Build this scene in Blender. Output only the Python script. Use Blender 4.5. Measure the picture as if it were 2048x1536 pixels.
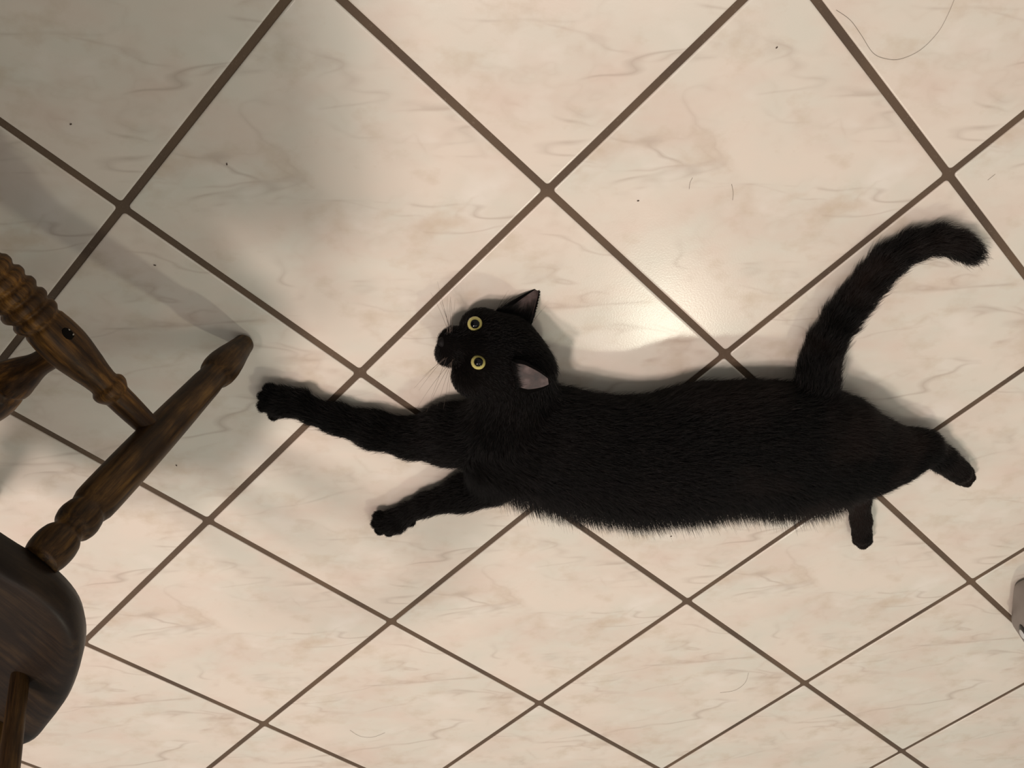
import bpy, bmesh, math, random
import numpy as np
from mathutils import Vector, Matrix

for _o in list(bpy.data.objects):
    bpy.data.objects.remove(_o, do_unlink=True)
scene = bpy.context.scene
COL = scene.collection
rng = np.random.default_rng(7)
random.seed(7)

# ------------------------------------------------------------------ camera
cam_data = bpy.data.cameras.new('camera')
cam_data.sensor_width = 36.0
cam_data.lens = 31.605
cam_data.clip_start = 0.01
cam = bpy.data.objects.new('camera', cam_data)
COL.objects.link(cam)
M = Matrix(((0.996636, 0.052816, -0.062662), (-0.007569, 0.820679, 0.571339), (0.081601, -0.568943, 0.818318))).to_4x4()
M.translation = Vector((-0.11814, 0.4111, 0.97563))
cam.matrix_world = M
scene.camera = cam

# ------------------------------------------------------------------ world, lamps, exposure
world = bpy.data.worlds.new('room_light')
scene.world = world
world.use_nodes = True
bg = world.node_tree.nodes['Background']
bg.inputs['Color'].default_value = (1.0, 0.92, 0.84, 1)
bg.inputs['Strength'].default_value = 0.38


def disc_light(name, loc, target, size, power, col):
    d = bpy.data.lights.new(name, 'AREA')
    d.shape = 'DISK'; d.size = size; d.energy = power; d.color = col
    o = bpy.data.objects.new(name, d); COL.objects.link(o)
    o.location = loc
    o.rotation_euler = (Vector(target) - Vector(loc)).to_track_quat('-Z', 'Y').to_euler()
    return o


# ceiling lamp towards the bottom right of the picture (its mirror image glints on the tiles)
disc_light('ceiling_lamp', (0.86, -1.75, 2.5), (0.0, -0.5, 0), 0.14, 11.0, (1.0, 0.98, 0.80))
# two bulbs of the lamp above the dining table
disc_light('table_lamp_bulb', (-1.12, -0.30, 2.4), (0.1, -0.3, 0), 0.20, 20, (1.0, 0.82, 0.75))
disc_light('table_lamp_bulb', (-0.98, 0.00, 2.4), (0.1, -0.3, 0), 0.20, 20, (1.0, 0.82, 0.75))
# added overhead fill panel, no known fixture; softens the shade beside the cat
pl = bpy.data.lights.new('overhead_fill', 'AREA'); pl.shape = 'RECTANGLE'; pl.size = 1.2; pl.size_y = 0.35; pl.energy = 7; pl.color = (1.0, 0.92, 0.83)
po = bpy.data.objects.new('overhead_fill', pl); COL.objects.link(po); po.location = (0.35, -0.08, 2.5)

scene.view_settings.view_transform = 'Standard'
scene.view_settings.look = 'None'
scene.view_settings.gamma = 1.0
scene.view_settings.exposure = 0.04
scene.view_settings.use_curve_mapping = False


# ------------------------------------------------------------------ helpers
def obj(name, me, mat=None, parent=None):
    o = bpy.data.objects.new(name, me)
    COL.objects.link(o)
    if mat is not None and len(me.materials) == 0:
        me.materials.append(mat)
    if parent is not None:
        o.parent = parent
    return o


def tag(o, label=None, category=None, group=None, kind=None):
    for k, v in (('label', label), ('category', category), ('group', group), ('kind', kind)):
        if v:
            o[k] = v
    return o


def empty(name, loc):
    o = bpy.data.objects.new(name, None)
    COL.objects.link(o)
    o.location = loc
    o.empty_display_size = 0.05
    return o


def mesh_from(verts, faces, name, smooth=True):
    me = bpy.data.meshes.new(name)
    me.from_pydata([tuple(map(float, v)) for v in verts], [], [tuple(int(i) for i in f) for f in faces])
    me.update()
    if smooth:
        me.polygons.foreach_set('use_smooth', [True] * len(me.polygons))
    return me


def node_mat(name):
    m = bpy.data.materials.new(name)
    m.use_nodes = True
    nt = m.node_tree
    return m, nt, nt.nodes['Principled BSDF']


def N(nt, typ, **kw):
    n = nt.nodes.new(typ)
    for k, v in kw.items():
        if k.startswith('i_'):
            n.inputs[k[2:].replace('_', ' ')].default_value = v
        else:
            setattr(n, k, v)
    return n


def ramp(nt, fac, stops):
    r = nt.nodes.new('ShaderNodeValToRGB')
    el = r.color_ramp.elements
    while len(el) < len(stops):
        el.new(0.5)
    for e, (p, c) in zip(el, stops):
        e.position = p
        e.color = c if len(c) == 4 else (*c, 1)
    nt.links.new(fac, r.inputs[0])
    return r.outputs[0]


def mix(nt, fac, a, b, mode='MIX'):
    m = nt.nodes.new('ShaderNodeMix')
    m.data_type = 'RGBA'; m.blend_type = mode
    for sock, val in ((m.inputs[0], fac), (m.inputs[6], a), (m.inputs[7], b)):
        if hasattr(val, 'links') or isinstance(val, bpy.types.NodeSocket):
            nt.links.new(val, sock)
        elif isinstance(val, (int, float)):
            sock.default_value = val
        else:
            sock.default_value = (*val, 1)
    return m.outputs[2]


def math_node(nt, op, a, b=0.0, c=None):
    m = nt.nodes.new('ShaderNodeMath'); m.operation = op
    for s, v in zip(m.inputs, (a, b) if c is None else (a, b, c)):
        if isinstance(v, bpy.types.NodeSocket):
            nt.links.new(v, s)
        else:
            s.default_value = v
    return m.outputs[0]


def lathe(A, B, prof, segs=32):
    """turned piece: profile [(t 0..1 along A->B, radius)]"""
    A = np.array(A, float); B = np.array(B, float); d = B - A; L = np.linalg.norm(d); d /= L
    s = np.cross(d, (0.3, 0.1, 1.0) if abs(d[2]) < 0.9 else (1.0, 0, 0)); s /= np.linalg.norm(s); q = np.cross(d, s)
    V = []; Fc = []
    for t, r in prof:
        for k in range(segs):
            a = 2*math.pi*k/segs
            V.append(A + d*L*t + r*(math.cos(a)*s + math.sin(a)*q))
    n = len(prof)
    for i in range(n-1):
        for k in range(segs):
            a, b = i*segs+k, i*segs+(k+1) % segs
            Fc.append((a, a+segs, b+segs, b))
    Fc.append(tuple(range(segs)))
    Fc.append(tuple(range((n-1)*segs+segs-1, (n-1)*segs-1, -1)))
    return V, Fc


def smooth_profile(pts, per=6):
    """Catmull-Rom through the profile points"""
    P = np.array(pts, float); out = []
    for i in range(len(P)-1):
        p0, p1, p2, p3 = P[max(i-1, 0)], P[i], P[i+1], P[min(i+2, len(P)-1)]
        for k in range(per):
            t = k/per
            v = 0.5*((2*p1) + (-p0+p2)*t + (2*p0-5*p1+4*p2-p3)*t*t + (-p0+3*p1-3*p2+p3)*t**3)
            tt = p1[0] + (p2[0]-p1[0])*t
            out.append((tt, max(v[1], 0.0005)))
    out.append(tuple(P[-1]))
    return out


def fix_normals(me):
    bm = bmesh.new(); bm.from_mesh(me)
    bmesh.ops.recalc_face_normals(bm, faces=bm.faces)
    bm.to_mesh(me); bm.free()


def tube(points, r0, r1, segs=6):
    P = np.array(points, float); n = len(P); V = []; Fc = []
    for i in range(n):
        d = P[min(i+1, n-1)] - P[max(i-1, 0)]; d /= np.linalg.norm(d)
        s = np.cross(d, (0.2, 0.3, 1.0)); s /= np.linalg.norm(s); q = np.cross(d, s)
        r = r0 + (r1-r0)*i/(n-1)
        for k in range(segs):
            a = 2*math.pi*k/segs
            V.append(P[i] + r*(math.cos(a)*s + math.sin(a)*q))
    for i in range(n-1):
        for k in range(segs):
            a, b = i*segs+k, i*segs+(k+1) % segs
            Fc.append((a, b, b+segs, a+segs))
    Fc.append(tuple(range(segs))[::-1]); Fc.append(tuple(range((n-1)*segs, n*segs)))
    return V, Fc


# ------------------------------------------------------------------ materials
def mat_marble():
    m, nt, b = node_mat('marbled_ceramic_glaze')
    tc = N(nt, 'ShaderNodeTexCoord')
    at = N(nt, 'ShaderNodeAttribute', attribute_type='OBJECT', attribute_name='print_variant')
    mp = N(nt, 'ShaderNodeMapping'); mp.inputs['Rotation'].default_value = (0, 0, math.radians(45))
    nt.links.new(tc.outputs['Object'], mp.inputs['Vector'])
    off = N(nt, 'ShaderNodeCombineXYZ')
    nt.links.new(math_node(nt, 'MULTIPLY', at.outputs['Fac'], 3.7), off.inputs[0])
    nt.links.new(math_node(nt, 'MULTIPLY', at.outputs['Fac'], 1.9), off.inputs[1])
    va = N(nt, 'ShaderNodeVectorMath', operation='ADD')
    nt.links.new(mp.outputs[0], va.inputs[0]); nt.links.new(off.outputs[0], va.inputs[1])
    P = va.outputs[0]

    def stretched(sx, sy, rot=0.0):
        q = N(nt, 'ShaderNodeMapping'); q.inputs['Scale'].default_value = (sx, sy, 1); q.inputs['Rotation'].default_value = (0, 0, rot)
        nt.links.new(P, q.inputs['Vector']); return q.outputs[0]

    def noise(vec, scale, detail=4, rough=0.55, dist=0.0):
        n = N(nt, 'ShaderNodeTexNoise'); n.inputs['Scale'].default_value = scale; n.inputs['Detail'].default_value = detail
        n.inputs['Roughness'].default_value = rough; n.inputs['Distortion'].default_value = dist
        nt.links.new(vec, n.inputs['Vector']); return n.outputs['Fac']

    cream = (0.71, 0.645, 0.56)
    c = mix(nt, ramp(nt, noise(stretched(0.8, 1.2), 7, 3), [(0.40, (0, 0, 0)), (0.60, (1, 1, 1))]), cream, (0.655, 0.635, 0.555))
    c = mix(nt, ramp(nt, noise(stretched(0.75, 1.35, 0.35), 8, 4), [(0.46, (0, 0, 0)), (0.68, (0.8, 0.8, 0.8))]), c, (0.66, 0.555, 0.475))
    c = mix(nt, ramp(nt, noise(stretched(1.0, 1.5, 0.3), 12, 5, 0.6), [(0.53, (0, 0, 0)), (0.72, (0.75, 0.75, 0.75))]), c, (0.56, 0.48, 0.375))
    c = mix(nt, ramp(nt, noise(stretched(0.9, 1.4, -0.2), 10, 3), [(0.56, (0, 0, 0)), (0.74, (0.8, 0.8, 0.8))]), c, (0.75, 0.71, 0.64))
    # fine veins running along the print
    def vein(vec, scale, width, mask_scale, strength, col, c, dist=0.15):
        n = noise(vec, scale, 3, 0.5, dist)
        d = math_node(nt, 'ABSOLUTE', math_node(nt, 'SUBTRACT', n, 0.5))
        line = ramp(nt, d, [(0.0, (1, 1, 1)), (width*0.3, (0.6, 0.6, 0.6)), (width, (0, 0, 0))])
        msk = ramp(nt, noise(P, mask_scale, 3), [(0.47, (0, 0, 0)), (0.62, (1, 1, 1))])
        f = math_node(nt, 'MULTIPLY', math_node(nt, 'MULTIPLY', line, msk), strength)
        return mix(nt, f, c, col)
    c = vein(stretched(1.0, 3.4, 0.10), 2.6, 0.016, 8.0, 0.45, (0.36, 0.29, 0.235), c)
    c = vein(stretched(1.0, 2.6, 0.42), 3.4, 0.014, 9.0, 0.34, (0.40, 0.31, 0.25), c)
    c = vein(stretched(1.2, 1.6, -0.1), 10.0, 0.045, 12.0, 0.16, (0.46, 0.36, 0.28), c)
    nt.links.new(c, b.inputs['Base Color'])
    b.inputs['Roughness'].default_value = 0.22
    b.inputs['Specular IOR Level'].default_value = 0.42
    bp = N(nt, 'ShaderNodeBump'); bp.inputs['Strength'].default_value = 0.10; bp.inputs['Distance'].default_value = 0.0006
    n1 = N(nt, 'ShaderNodeTexNoise'); n1.inputs['Scale'].default_value = 420; n1.inputs['Detail'].default_value = 2
    nt.links.new(tc.outputs['Object'], n1.inputs['Vector']); nt.links.new(n1.outputs['Fac'], bp.inputs['Height'])
    nt.links.new(bp.outputs[0], b.inputs['Normal'])
    return m


def mat_grout():
    m, nt, b = node_mat('brown_grout')
    tc = N(nt, 'ShaderNodeTexCoord')
    n = N(nt, 'ShaderNodeTexNoise'); n.inputs['Scale'].default_value = 300; n.inputs['Detail'].default_value = 4
    n2 = N(nt, 'ShaderNodeTexNoise'); n2.inputs['Scale'].default_value = 9; n2.inputs['Detail'].default_value = 3
    nt.links.new(tc.outputs['Object'], n.inputs['Vector']); nt.links.new(tc.outputs['Object'], n2.inputs['Vector'])
    c = mix(nt, ramp(nt, n2.outputs['Fac'], [(0.35, (0, 0, 0)), (0.7, (1, 1, 1))]), (0.082, 0.056, 0.037), (0.125, 0.083, 0.050))
    c = mix(nt, ramp(nt, n.outputs['Fac'], [(0.62, (0, 0, 0)), (0.78, (0.5, 0.5, 0.5))]), c, (0.20, 0.155, 0.115))
    nt.links.new(c, b.inputs['Base Color'])
    b.inputs['Roughness'].default_value = 0.85
    bp = N(nt, 'ShaderNodeBump'); bp.inputs['Strength'].default_value = 0.6; bp.inputs['Distance'].default_value = 0.001
    nt.links.new(n.outputs['Fac'], bp.inputs['Height']); nt.links.new(bp.outputs[0], b.inputs['Normal'])
    return m


def mat_wood(name, dark, mid, light, along, rough=0.5, coat=0.04):
    m, nt, b = node_mat(name)
    tc = N(nt, 'ShaderNodeTexCoord')
    # grain runs along the given axis: build a rotated, stretched coordinate
    q = Vector(along).normalized().to_track_quat('X', 'Z').inverted().to_euler()
    mp = N(nt, 'ShaderNodeMapping', vector_type='POINT'); mp.inputs['Rotation'].default_value = q
    nt.links.new(tc.outputs['Object'], mp.inputs['Vector'])
    mp2 = N(nt, 'ShaderNodeMapping'); mp2.inputs['Scale'].default_value = (9, 110, 110)
    nt.links.new(mp.outputs[0], mp2.inputs['Vector'])
    n = N(nt, 'ShaderNodeTexNoise'); n.inputs['Scale'].default_value = 1.6; n.inputs['Detail'].default_value = 6; n.inputs['Roughness'].default_value = 0.65
    nt.links.new(mp2.outputs[0], n.inputs['Vector'])
    n2 = N(nt, 'ShaderNodeTexNoise'); n2.inputs['Scale'].default_value = 22; n2.inputs['Detail'].default_value = 3
    nt.links.new(tc.outputs['Object'], n2.inputs['Vector'])
    c = ramp(nt, n.outputs['Fac'], [(0.34, dark), (0.52, mid), (0.72, light)])
    c = mix(nt, ramp(nt, n2.outputs['Fac'], [(0.4, (0, 0, 0)), (0.65, (0.75, 0.75, 0.75))]), c, dark)
    nt.links.new(c, b.inputs['Base Color'])
    b.inputs['Roughness'].default_value = rough
    b.inputs['Specular IOR Level'].default_value = 0.16
    b.inputs['Coat Weight'].default_value = coat
    b.inputs['Coat Roughness'].default_value = 0.3
    bp = N(nt, 'ShaderNodeBump'); bp.inputs['Strength'].default_value = 0.25; bp.inputs['Distance'].default_value = 0.0006
    nt.links.new(n.outputs['Fac'], bp.inputs['Height']); nt.links.new(bp.outputs[0], b.inputs['Normal'])
    return m


def mat_plain(name, col, rough=0.5, spec=0.5, coat=0.0):
    m, nt, b = node_mat(name)
    tc = N(nt, 'ShaderNodeTexCoord')
    n = N(nt, 'ShaderNodeTexNoise'); n.inputs['Scale'].default_value = 60
    nt.links.new(tc.outputs['Object'], n.inputs['Vector'])
    nt.links.new(mix(nt, n.outputs['Fac'], tuple(v*0.9 for v in col), tuple(min(1, v*1.1) for v in col)), b.inputs['Base Color'])
    b.inputs['Roughness'].default_value = rough
    b.inputs['Specular IOR Level'].default_value = spec
    b.inputs['Coat Weight'].default_value = coat
    return m


MARBLE = mat_marble(); GROUT = mat_grout()
HOLE = mat_plain('dark_hole', (0.004, 0.003, 0.002), 0.9, 0.1); CHIP = mat_plain('pale_chip', (0.30, 0.27, 0.23), 0.6, 0.3)
WD = ((0.013, 0.0062, 0.0022), (0.062, 0.031, 0.009), (0.150, 0.078, 0.020))

# ------------------------------------------------------------------ floor of square tiles
PITCH = 0.34; GAP = 0.0088; RT = math.sqrt(0.5)
g = bmesh.new()
gx0, gx1, gy0, gy1 = -2.3, 2.1, -2.6, 1.7
for x, y in ((gx0, gy0), (gx1, gy0), (gx1, gy1), (gx0, gy1)):
    g.verts.new((x, y, -0.0016))
for x, y in ((gx0, gy0), (gx1, gy0), (gx1, gy1), (gx0, gy1)):
    g.verts.new((x, y, -0.03))
v = list(g.verts)
g.faces.new(v[0:4]); g.faces.new(v[7:3:-1])
for i in range(4):
    g.faces.new((v[i], v[4+i], v[4+(i+1) % 4], v[(i+1) % 4]))
me = bpy.data.meshes.new('floor'); g.to_mesh(me); g.free(); fix_normals(me)
floor = tag(obj('floor', me, GROUT), 'brown grouted floor laid with diagonal marbled cream tiles', kind='structure')


def tile_mesh():
    half = (PITCH-GAP)/2
    def ring(inset, z, cr, segs=4):
        h = half-inset; pts = []
        for cx, cy, a0 in ((1, 1, 0), (-1, 1, 90), (-1, -1, 180), (1, -1, 270)):
            for k in range(segs+1):
                a = math.radians(a0+90*k/segs)
                pts.append((cx*(h-cr)+cr*math.cos(a), cy*(h-cr)+cr*math.sin(a), z))
        return pts
    rings = [ring(0, -0.008, 0.004), ring(0, -0.0012, 0.004), ring(0.0004, -0.00045, 0.004), ring(0.0013, -0.00012, 0.004), ring(0.0026, 0.0, 0.0035)]
    V = []; Fc = []; n = len(rings[0])
    for r in rings: V += r
    for i in range(len(rings)-1):
        for k in range(n):
            a, b = i*n+k, i*n+(k+1) % n
            Fc.append((a, b, b+n, a+n))
    top = tuple(range((len(rings)-1)*n, len(rings)*n))
    Fc.append(top)
    me = mesh_from(V, Fc, 'tile')
    me.polygons[-1].use_smooth = False
    return me


TILE = tile_mesh(); TILE.materials.append(MARBLE)
for a in range(-9, 8):
    for b in range(-7, 10):
        ca, cb = (a+0.5)*PITCH, (b+0.5)*PITCH
        x, y = (ca+cb)*RT, (ca-cb)*RT
        if not (-1.95 < x < 1.75 and -2.25 < y < 1.35):
            continue
        t = obj('tile', TILE, None, floor)
        t.location = (x, y, random.uniform(-0.0002, 0.0002))
        t.rotation_euler = (random.uniform(-.0006, .0006), random.uniform(-.0006, .0006), math.radians(45))
        t['print_variant'] = float((a*2+b) % 3)

# ------------------------------------------------------------------ wooden chair (seen from behind, pulled out at the left)
UX, UY = -0.49, 0.872; VX, VY = -0.872, -0.49          # chair's forward and sideways axes
CCX, CCY = -0.652-0.03*0.872, -0.0993-0.03*0.49        # centre of the seat on its own axis
def cw(u, v_, z):
    return (u*UX + v_*VX, u*UY + v_*VY, z)

chair = empty('dining_chair', (CCX, CCY, 0))
tag(chair, 'dark brown turned wooden dining chair with round-backed seat and splayed legs', 'chair')
leg_prof = smooth_profile([(0.0, 0.0085), (0.012, 0.0115), (0.05, 0.0135), (0.13, 0.0182), (0.175, 0.0192), (0.20, 0.0178), (0.215, 0.0152), (0.26, 0.0158), (0.45, 0.0176), (0.62, 0.0186), (0.76, 0.0186), (0.80, 0.0182),
                           (0.818, 0.0166), (0.828, 0.0158), (0.84, 0.0170), (0.862, 0.0180), (0.882, 0.0165), (0.896, 0.0130), (0.906, 0.0132), (0.925, 0.0165), (0.95, 0.0178), (0.975, 0.0172), (1.0, 0.0150)])
feet = {}
for su in (-1, 1):
    for sv in (-1, 1):
        ftu, ftv = (-0.209 if su < 0 else 0.29), 0.229*sv
        tpu, tpv = (-0.127 if su < 0 else 0.20), 0.156*sv
        if su > 0: tpv = 0.17*sv
        A = cw(ftu-0.0035*su*-1*0, ftv, 0.0005); B = cw(tpu, tpv, 0.402)
        feet[(su, sv)] = (np.array(A), np.array(B))
        d = Vector(B)-Vector(A)
        me = mesh_from(*lathe(A, B, [(t, r*1.07) for t, r in leg_prof], 36), 'leg'); fix_normals(me)
        obj('leg', me, mat_wood('leg_wood', *WD, d), chair)
# stretchers
ST = 0.52
def on_leg(k, t): A, B = feet[k]; return A+(B-A)*t
mid_pts = {}
for sv in (-1, 1):
    A = on_leg((-1, sv), ST); B = on_leg((1, sv), ST)
    Ls = float(np.linalg.norm(B-A))
    absp = [(0.0, 0.0100), (0.012, 0.0110), (0.045, 0.0124), (0.060, 0.0128), (0.064, 0.0150), (0.068, 0.0168), (0.073, 0.0168), (0.077, 0.0140), (0.084, 0.0142), (0.10, 0.0168), (0.125, 0.0205), (0.142, 0.0208), (0.156, 0.0196), (0.160, 0.0182),
            (0.165, 0.0212), (0.170, 0.0214), (0.174, 0.0188), (0.179, 0.0222), (0.184, 0.0224), (0.188, 0.0196), (0.193, 0.0226), (0.198, 0.0226), (0.202, 0.0196), (0.207, 0.0222), (0.212, 0.0220), (0.216, 0.0190), (0.221, 0.0212), (0.226, 0.0208), (0.230, 0.0180), (0.25, 0.0205), (0.27, 0.0198),
            (Ls-0.084, 0.0142), (Ls-0.077, 0.0140), (Ls-0.073, 0.0168), (Ls-0.068, 0.0168), (Ls-0.060, 0.0128), (Ls-0.02, 0.0112), (Ls, 0.0100)]
    prof = smooth_profile([(t/Ls, r*1.06) for t, r in absp], 5)
    me = mesh_from(*lathe(A, B, prof, 32), 'side_stretcher'); fix_normals(me)
    s = obj('side_stretcher', me, mat_wood('stretcher_wood', (0.018, 0.0085, 0.003), (0.092, 0.043, 0.011), (0.24, 0.115, 0.026), Vector(B-A)), chair)
    if sv < 0:                                            # worn, chipped peg hole
        dd = (B-A)/Ls; side = np.cross(dd, (0, 0, 1)); side /= np.linalg.norm(side); upn = np.cross(side, dd)
        if side @ np.array((1.0, 0.3, 0)) < 0: side = -side
        if upn[2] < 0: upn = -upn
        cdir = side*0.88+upn*0.475; c0 = A+dd*0.141+cdir*0.0216; tdir = np.cross(dd, cdir)
        for nm, rx, ry, off, mt in (('peg_hole', 0.0072, 0.0048, (0, 0), 'HOLE'), ('chip', 0.0009, 0.0014, (-0.0034, 0.0030), 'CHIP'), ('chip', 0.0012, 0.0008, (0.0022, 0.0036), 'CHIP')):
            Vh = []; Fh = []
            for i in range(7):
                th = math.pi*i/6
                for k in range(14):
                    ph = 2*math.pi*k/14
                    Vh.append(c0+dd*(off[0]+rx*math.sin(th)*math.cos(ph))+tdir*(off[1]+ry*math.sin(th)*math.sin(ph))+cdir*0.0009*math.cos(th))
            for i in range(6):
                for k in range(14):
                    Fh.append((i*14+k, i*14+(k+1) % 14, (i+1)*14+(k+1) % 14, (i+1)*14+k))
            mh = mesh_from(Vh, Fh, nm); fix_normals(mh)
            obj(nm, mh, HOLE if mt == 'HOLE' else CHIP, s)
    mid_pts[sv] = A+(B-A)*(0.128/Ls)
A, B = mid_pts[-1], mid_pts[1]
bulb = [(0.0, 0.0115), (0.06, 0.0118), (0.10, 0.0125), (0.15, 0.0180), (0.185, 0.0215), (0.195, 0.0190), (0.215, 0.0235), (0.26, 0.0275), (0.32, 0.0265), (0.38, 0.0190), (0.40, 0.0150), (0.43, 0.0185), (0.5, 0.0200)]
prof = smooth_profile(bulb + [(1-t, r) for t, r in bulb[-2::-1]], 5)
me = mesh_from(*lathe(A, B, prof, 32), 'cross_stretcher'); fix_normals(me)
obj('cross_stretcher', me, mat_wood('cross_stretcher_wood', (0.016, 0.0075, 0.003), (0.080, 0.036, 0.009), (0.24, 0.110, 0.022), Vector(B-A)), chair)
# seat
half = [(-0.280, 0.0), (-0.269, 0.036), (-0.250, 0.078), (-0.216, 0.126), (-0.182, 0.154), (-0.140, 0.164), (-0.095, 0.159), (-0.03, 0.156), (0.06, 0.164), (0.165, 0.178), (0.215, 0.150), (0.235, 0.08), (0.240, 0.0)]
ring_pts = [(u, -v_) for u, v_ in half] + [(u, v_) for u, v_ in half[-2:0:-1]]
Pn = np.array(ring_pts); dense = []
for i in range(len(Pn)):
    p0, p1, p2, p3 = Pn[i-1], Pn[i], Pn[(i+1) % len(Pn)], Pn[(i+2) % len(Pn)]
    for k in range(5):
        t = k/5
        dense.append(0.5*((2*p1)+(-p0+p2)*t+(2*p0-5*p1+4*p2-p3)*t*t+(-p0+3*p1-3*p2+p3)*t**3))
dense = np.array(dense); cenS = np.array([-0.02, 0.0])
layers = [(0.80, 0.392), (0.93, 0.394), (0.975, 0.400), (0.995, 0.410), (1.0, 0.422), (0.992, 0.430), (0.972, 0.435), (0.94, 0.4365), (0.88, 0.4345), (0.75, 0.430), (0.5, 0.427), (0.2, 0.426)]
V = []; Fc = []; n = len(dense)
for s_, z in layers:
    for q in dense:
        w = cenS+(q-cenS)*s_
        V.append(cw(w[0], w[1], z))
for i in range(len(layers)-1):
    for k in range(n):
        a, b = i*n+k, i*n+(k+1) % n
        Fc.append((a, b, b+n, a+n))
Fc.append(tuple(range(n))[::-1]); Fc.append(tuple(range((len(layers)-1)*n, len(layers)*n)))
me = mesh_from(V, Fc, 'seat'); fix_normals(me)
obj('seat', me, mat_wood('seat_wood', (0.007, 0.0042, 0.0026), (0.016, 0.0095, 0.005), (0.030, 0.018, 0.008), (UX, UY, 0), 0.45, 0.05), chair)
# back: spindles and curved crest rail
crest = []
for k in range(3):
    v_ = -0.067+0.067*k
    ub = -0.202-0.034*(1-abs(v_)/0.067)
    tp = cw(ub-0.135, v_*0.98, 0.86); bt = cw(ub, v_, 0.424)
    prof = smooth_profile([(0, 0.0078), (0.02, 0.0080), (0.25, 0.0095), (0.45, 0.0115), (0.6, 0.0100), (0.85, 0.0075), (1, 0.0062)], 4)
    me = mesh_from(*lathe(bt, tp, prof, 18), 'spindle'); fix_normals(me)
    obj('spindle', me, mat_wood('spindle_wood', *WD, Vector(tp)-Vector(bt)), chair)
V = []; Fc = []; nn = 25
for i in range(nn):
    v_ = -0.13+0.26*i/(nn-1); u0 = -0.371+6.0*v_*v_
    hz = 0.905-0.35*v_*v_; lowz = 0.835+0.10*abs(v_)
    for du, z in ((-0.009, lowz), (0.009, lowz), (0.009, hz), (0.0, hz+0.006), (-0.009, hz)):
        V.append(cw(u0+du, v_, z))
for i in range(nn-1):
    for k in range(5):
        Fc.append((i*5+k, i*5+(k+1) % 5, (i+1)*5+(k+1) % 5, (i+1)*5+k))
Fc.append(tuple(range(5))); Fc.append(tuple(range((nn-1)*5, nn*5)))
me = mesh_from(V, Fc, 'crest_rail', False); fix_normals(me)
obj('crest_rail', me, mat_wood('crest_wood', *WD, (VX, VY, 0)), chair)

# ------------------------------------------------------------------ dining table beside the chair (left of the picture)
table = empty('dining_table', (-1.10, 0.58, 0))
tag(table, 'dark wooden dining table that the chair is pulled out from', 'table')
def rbox(x0, x1, y0, y1, z0, z1, bev, name, mat, parent):
    bm = bmesh.new(); bmesh.ops.create_cube(bm, size=1)
    for w in bm.verts:
        w.co = ((x0+x1)/2+w.co.x*(x1-x0), (y0+y1)/2+w.co.y*(y1-y0), (z0+z1)/2+w.co.z*(z1-z0))
    bmesh.ops.bevel(bm, geom=bm.edges[:], offset=bev, segments=3, profile=0.5, affect='EDGES')
    me = bpy.data.meshes.new(name); bm.to_mesh(me); bm.free()
    return obj(name, me, mat, parent)
TW = mat_wood('table_wood', *WD, (0, 1, 0), 0.35, 0.3)
TX0, TX1, TY0, TY1 = -0.60, 0.635, -0.70, 0.60
rbox(TX0, TX1, TY0, TY1, 0.715, 0.745, 0.006, 'table_top', TW, table)
for sx in (TX0+0.12, TX1-0.42):
    for sy in (TY0+0.55, TY1-0.12):
        prof = smooth_profile([(0, 0.018), (0.05, 0.022), (0.2, 0.026), (0.5, 0.034), (0.7, 0.036), (0.76, 0.026), (0.8, 0.038), (0.86, 0.040), (1, 0.036)], 4)
        me = mesh_from(*lathe((sx, sy, 0.0005), (sx, sy, 0.716), prof, 24), 'leg'); fix_normals(me)
        obj('leg', me, TW, table)

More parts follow.
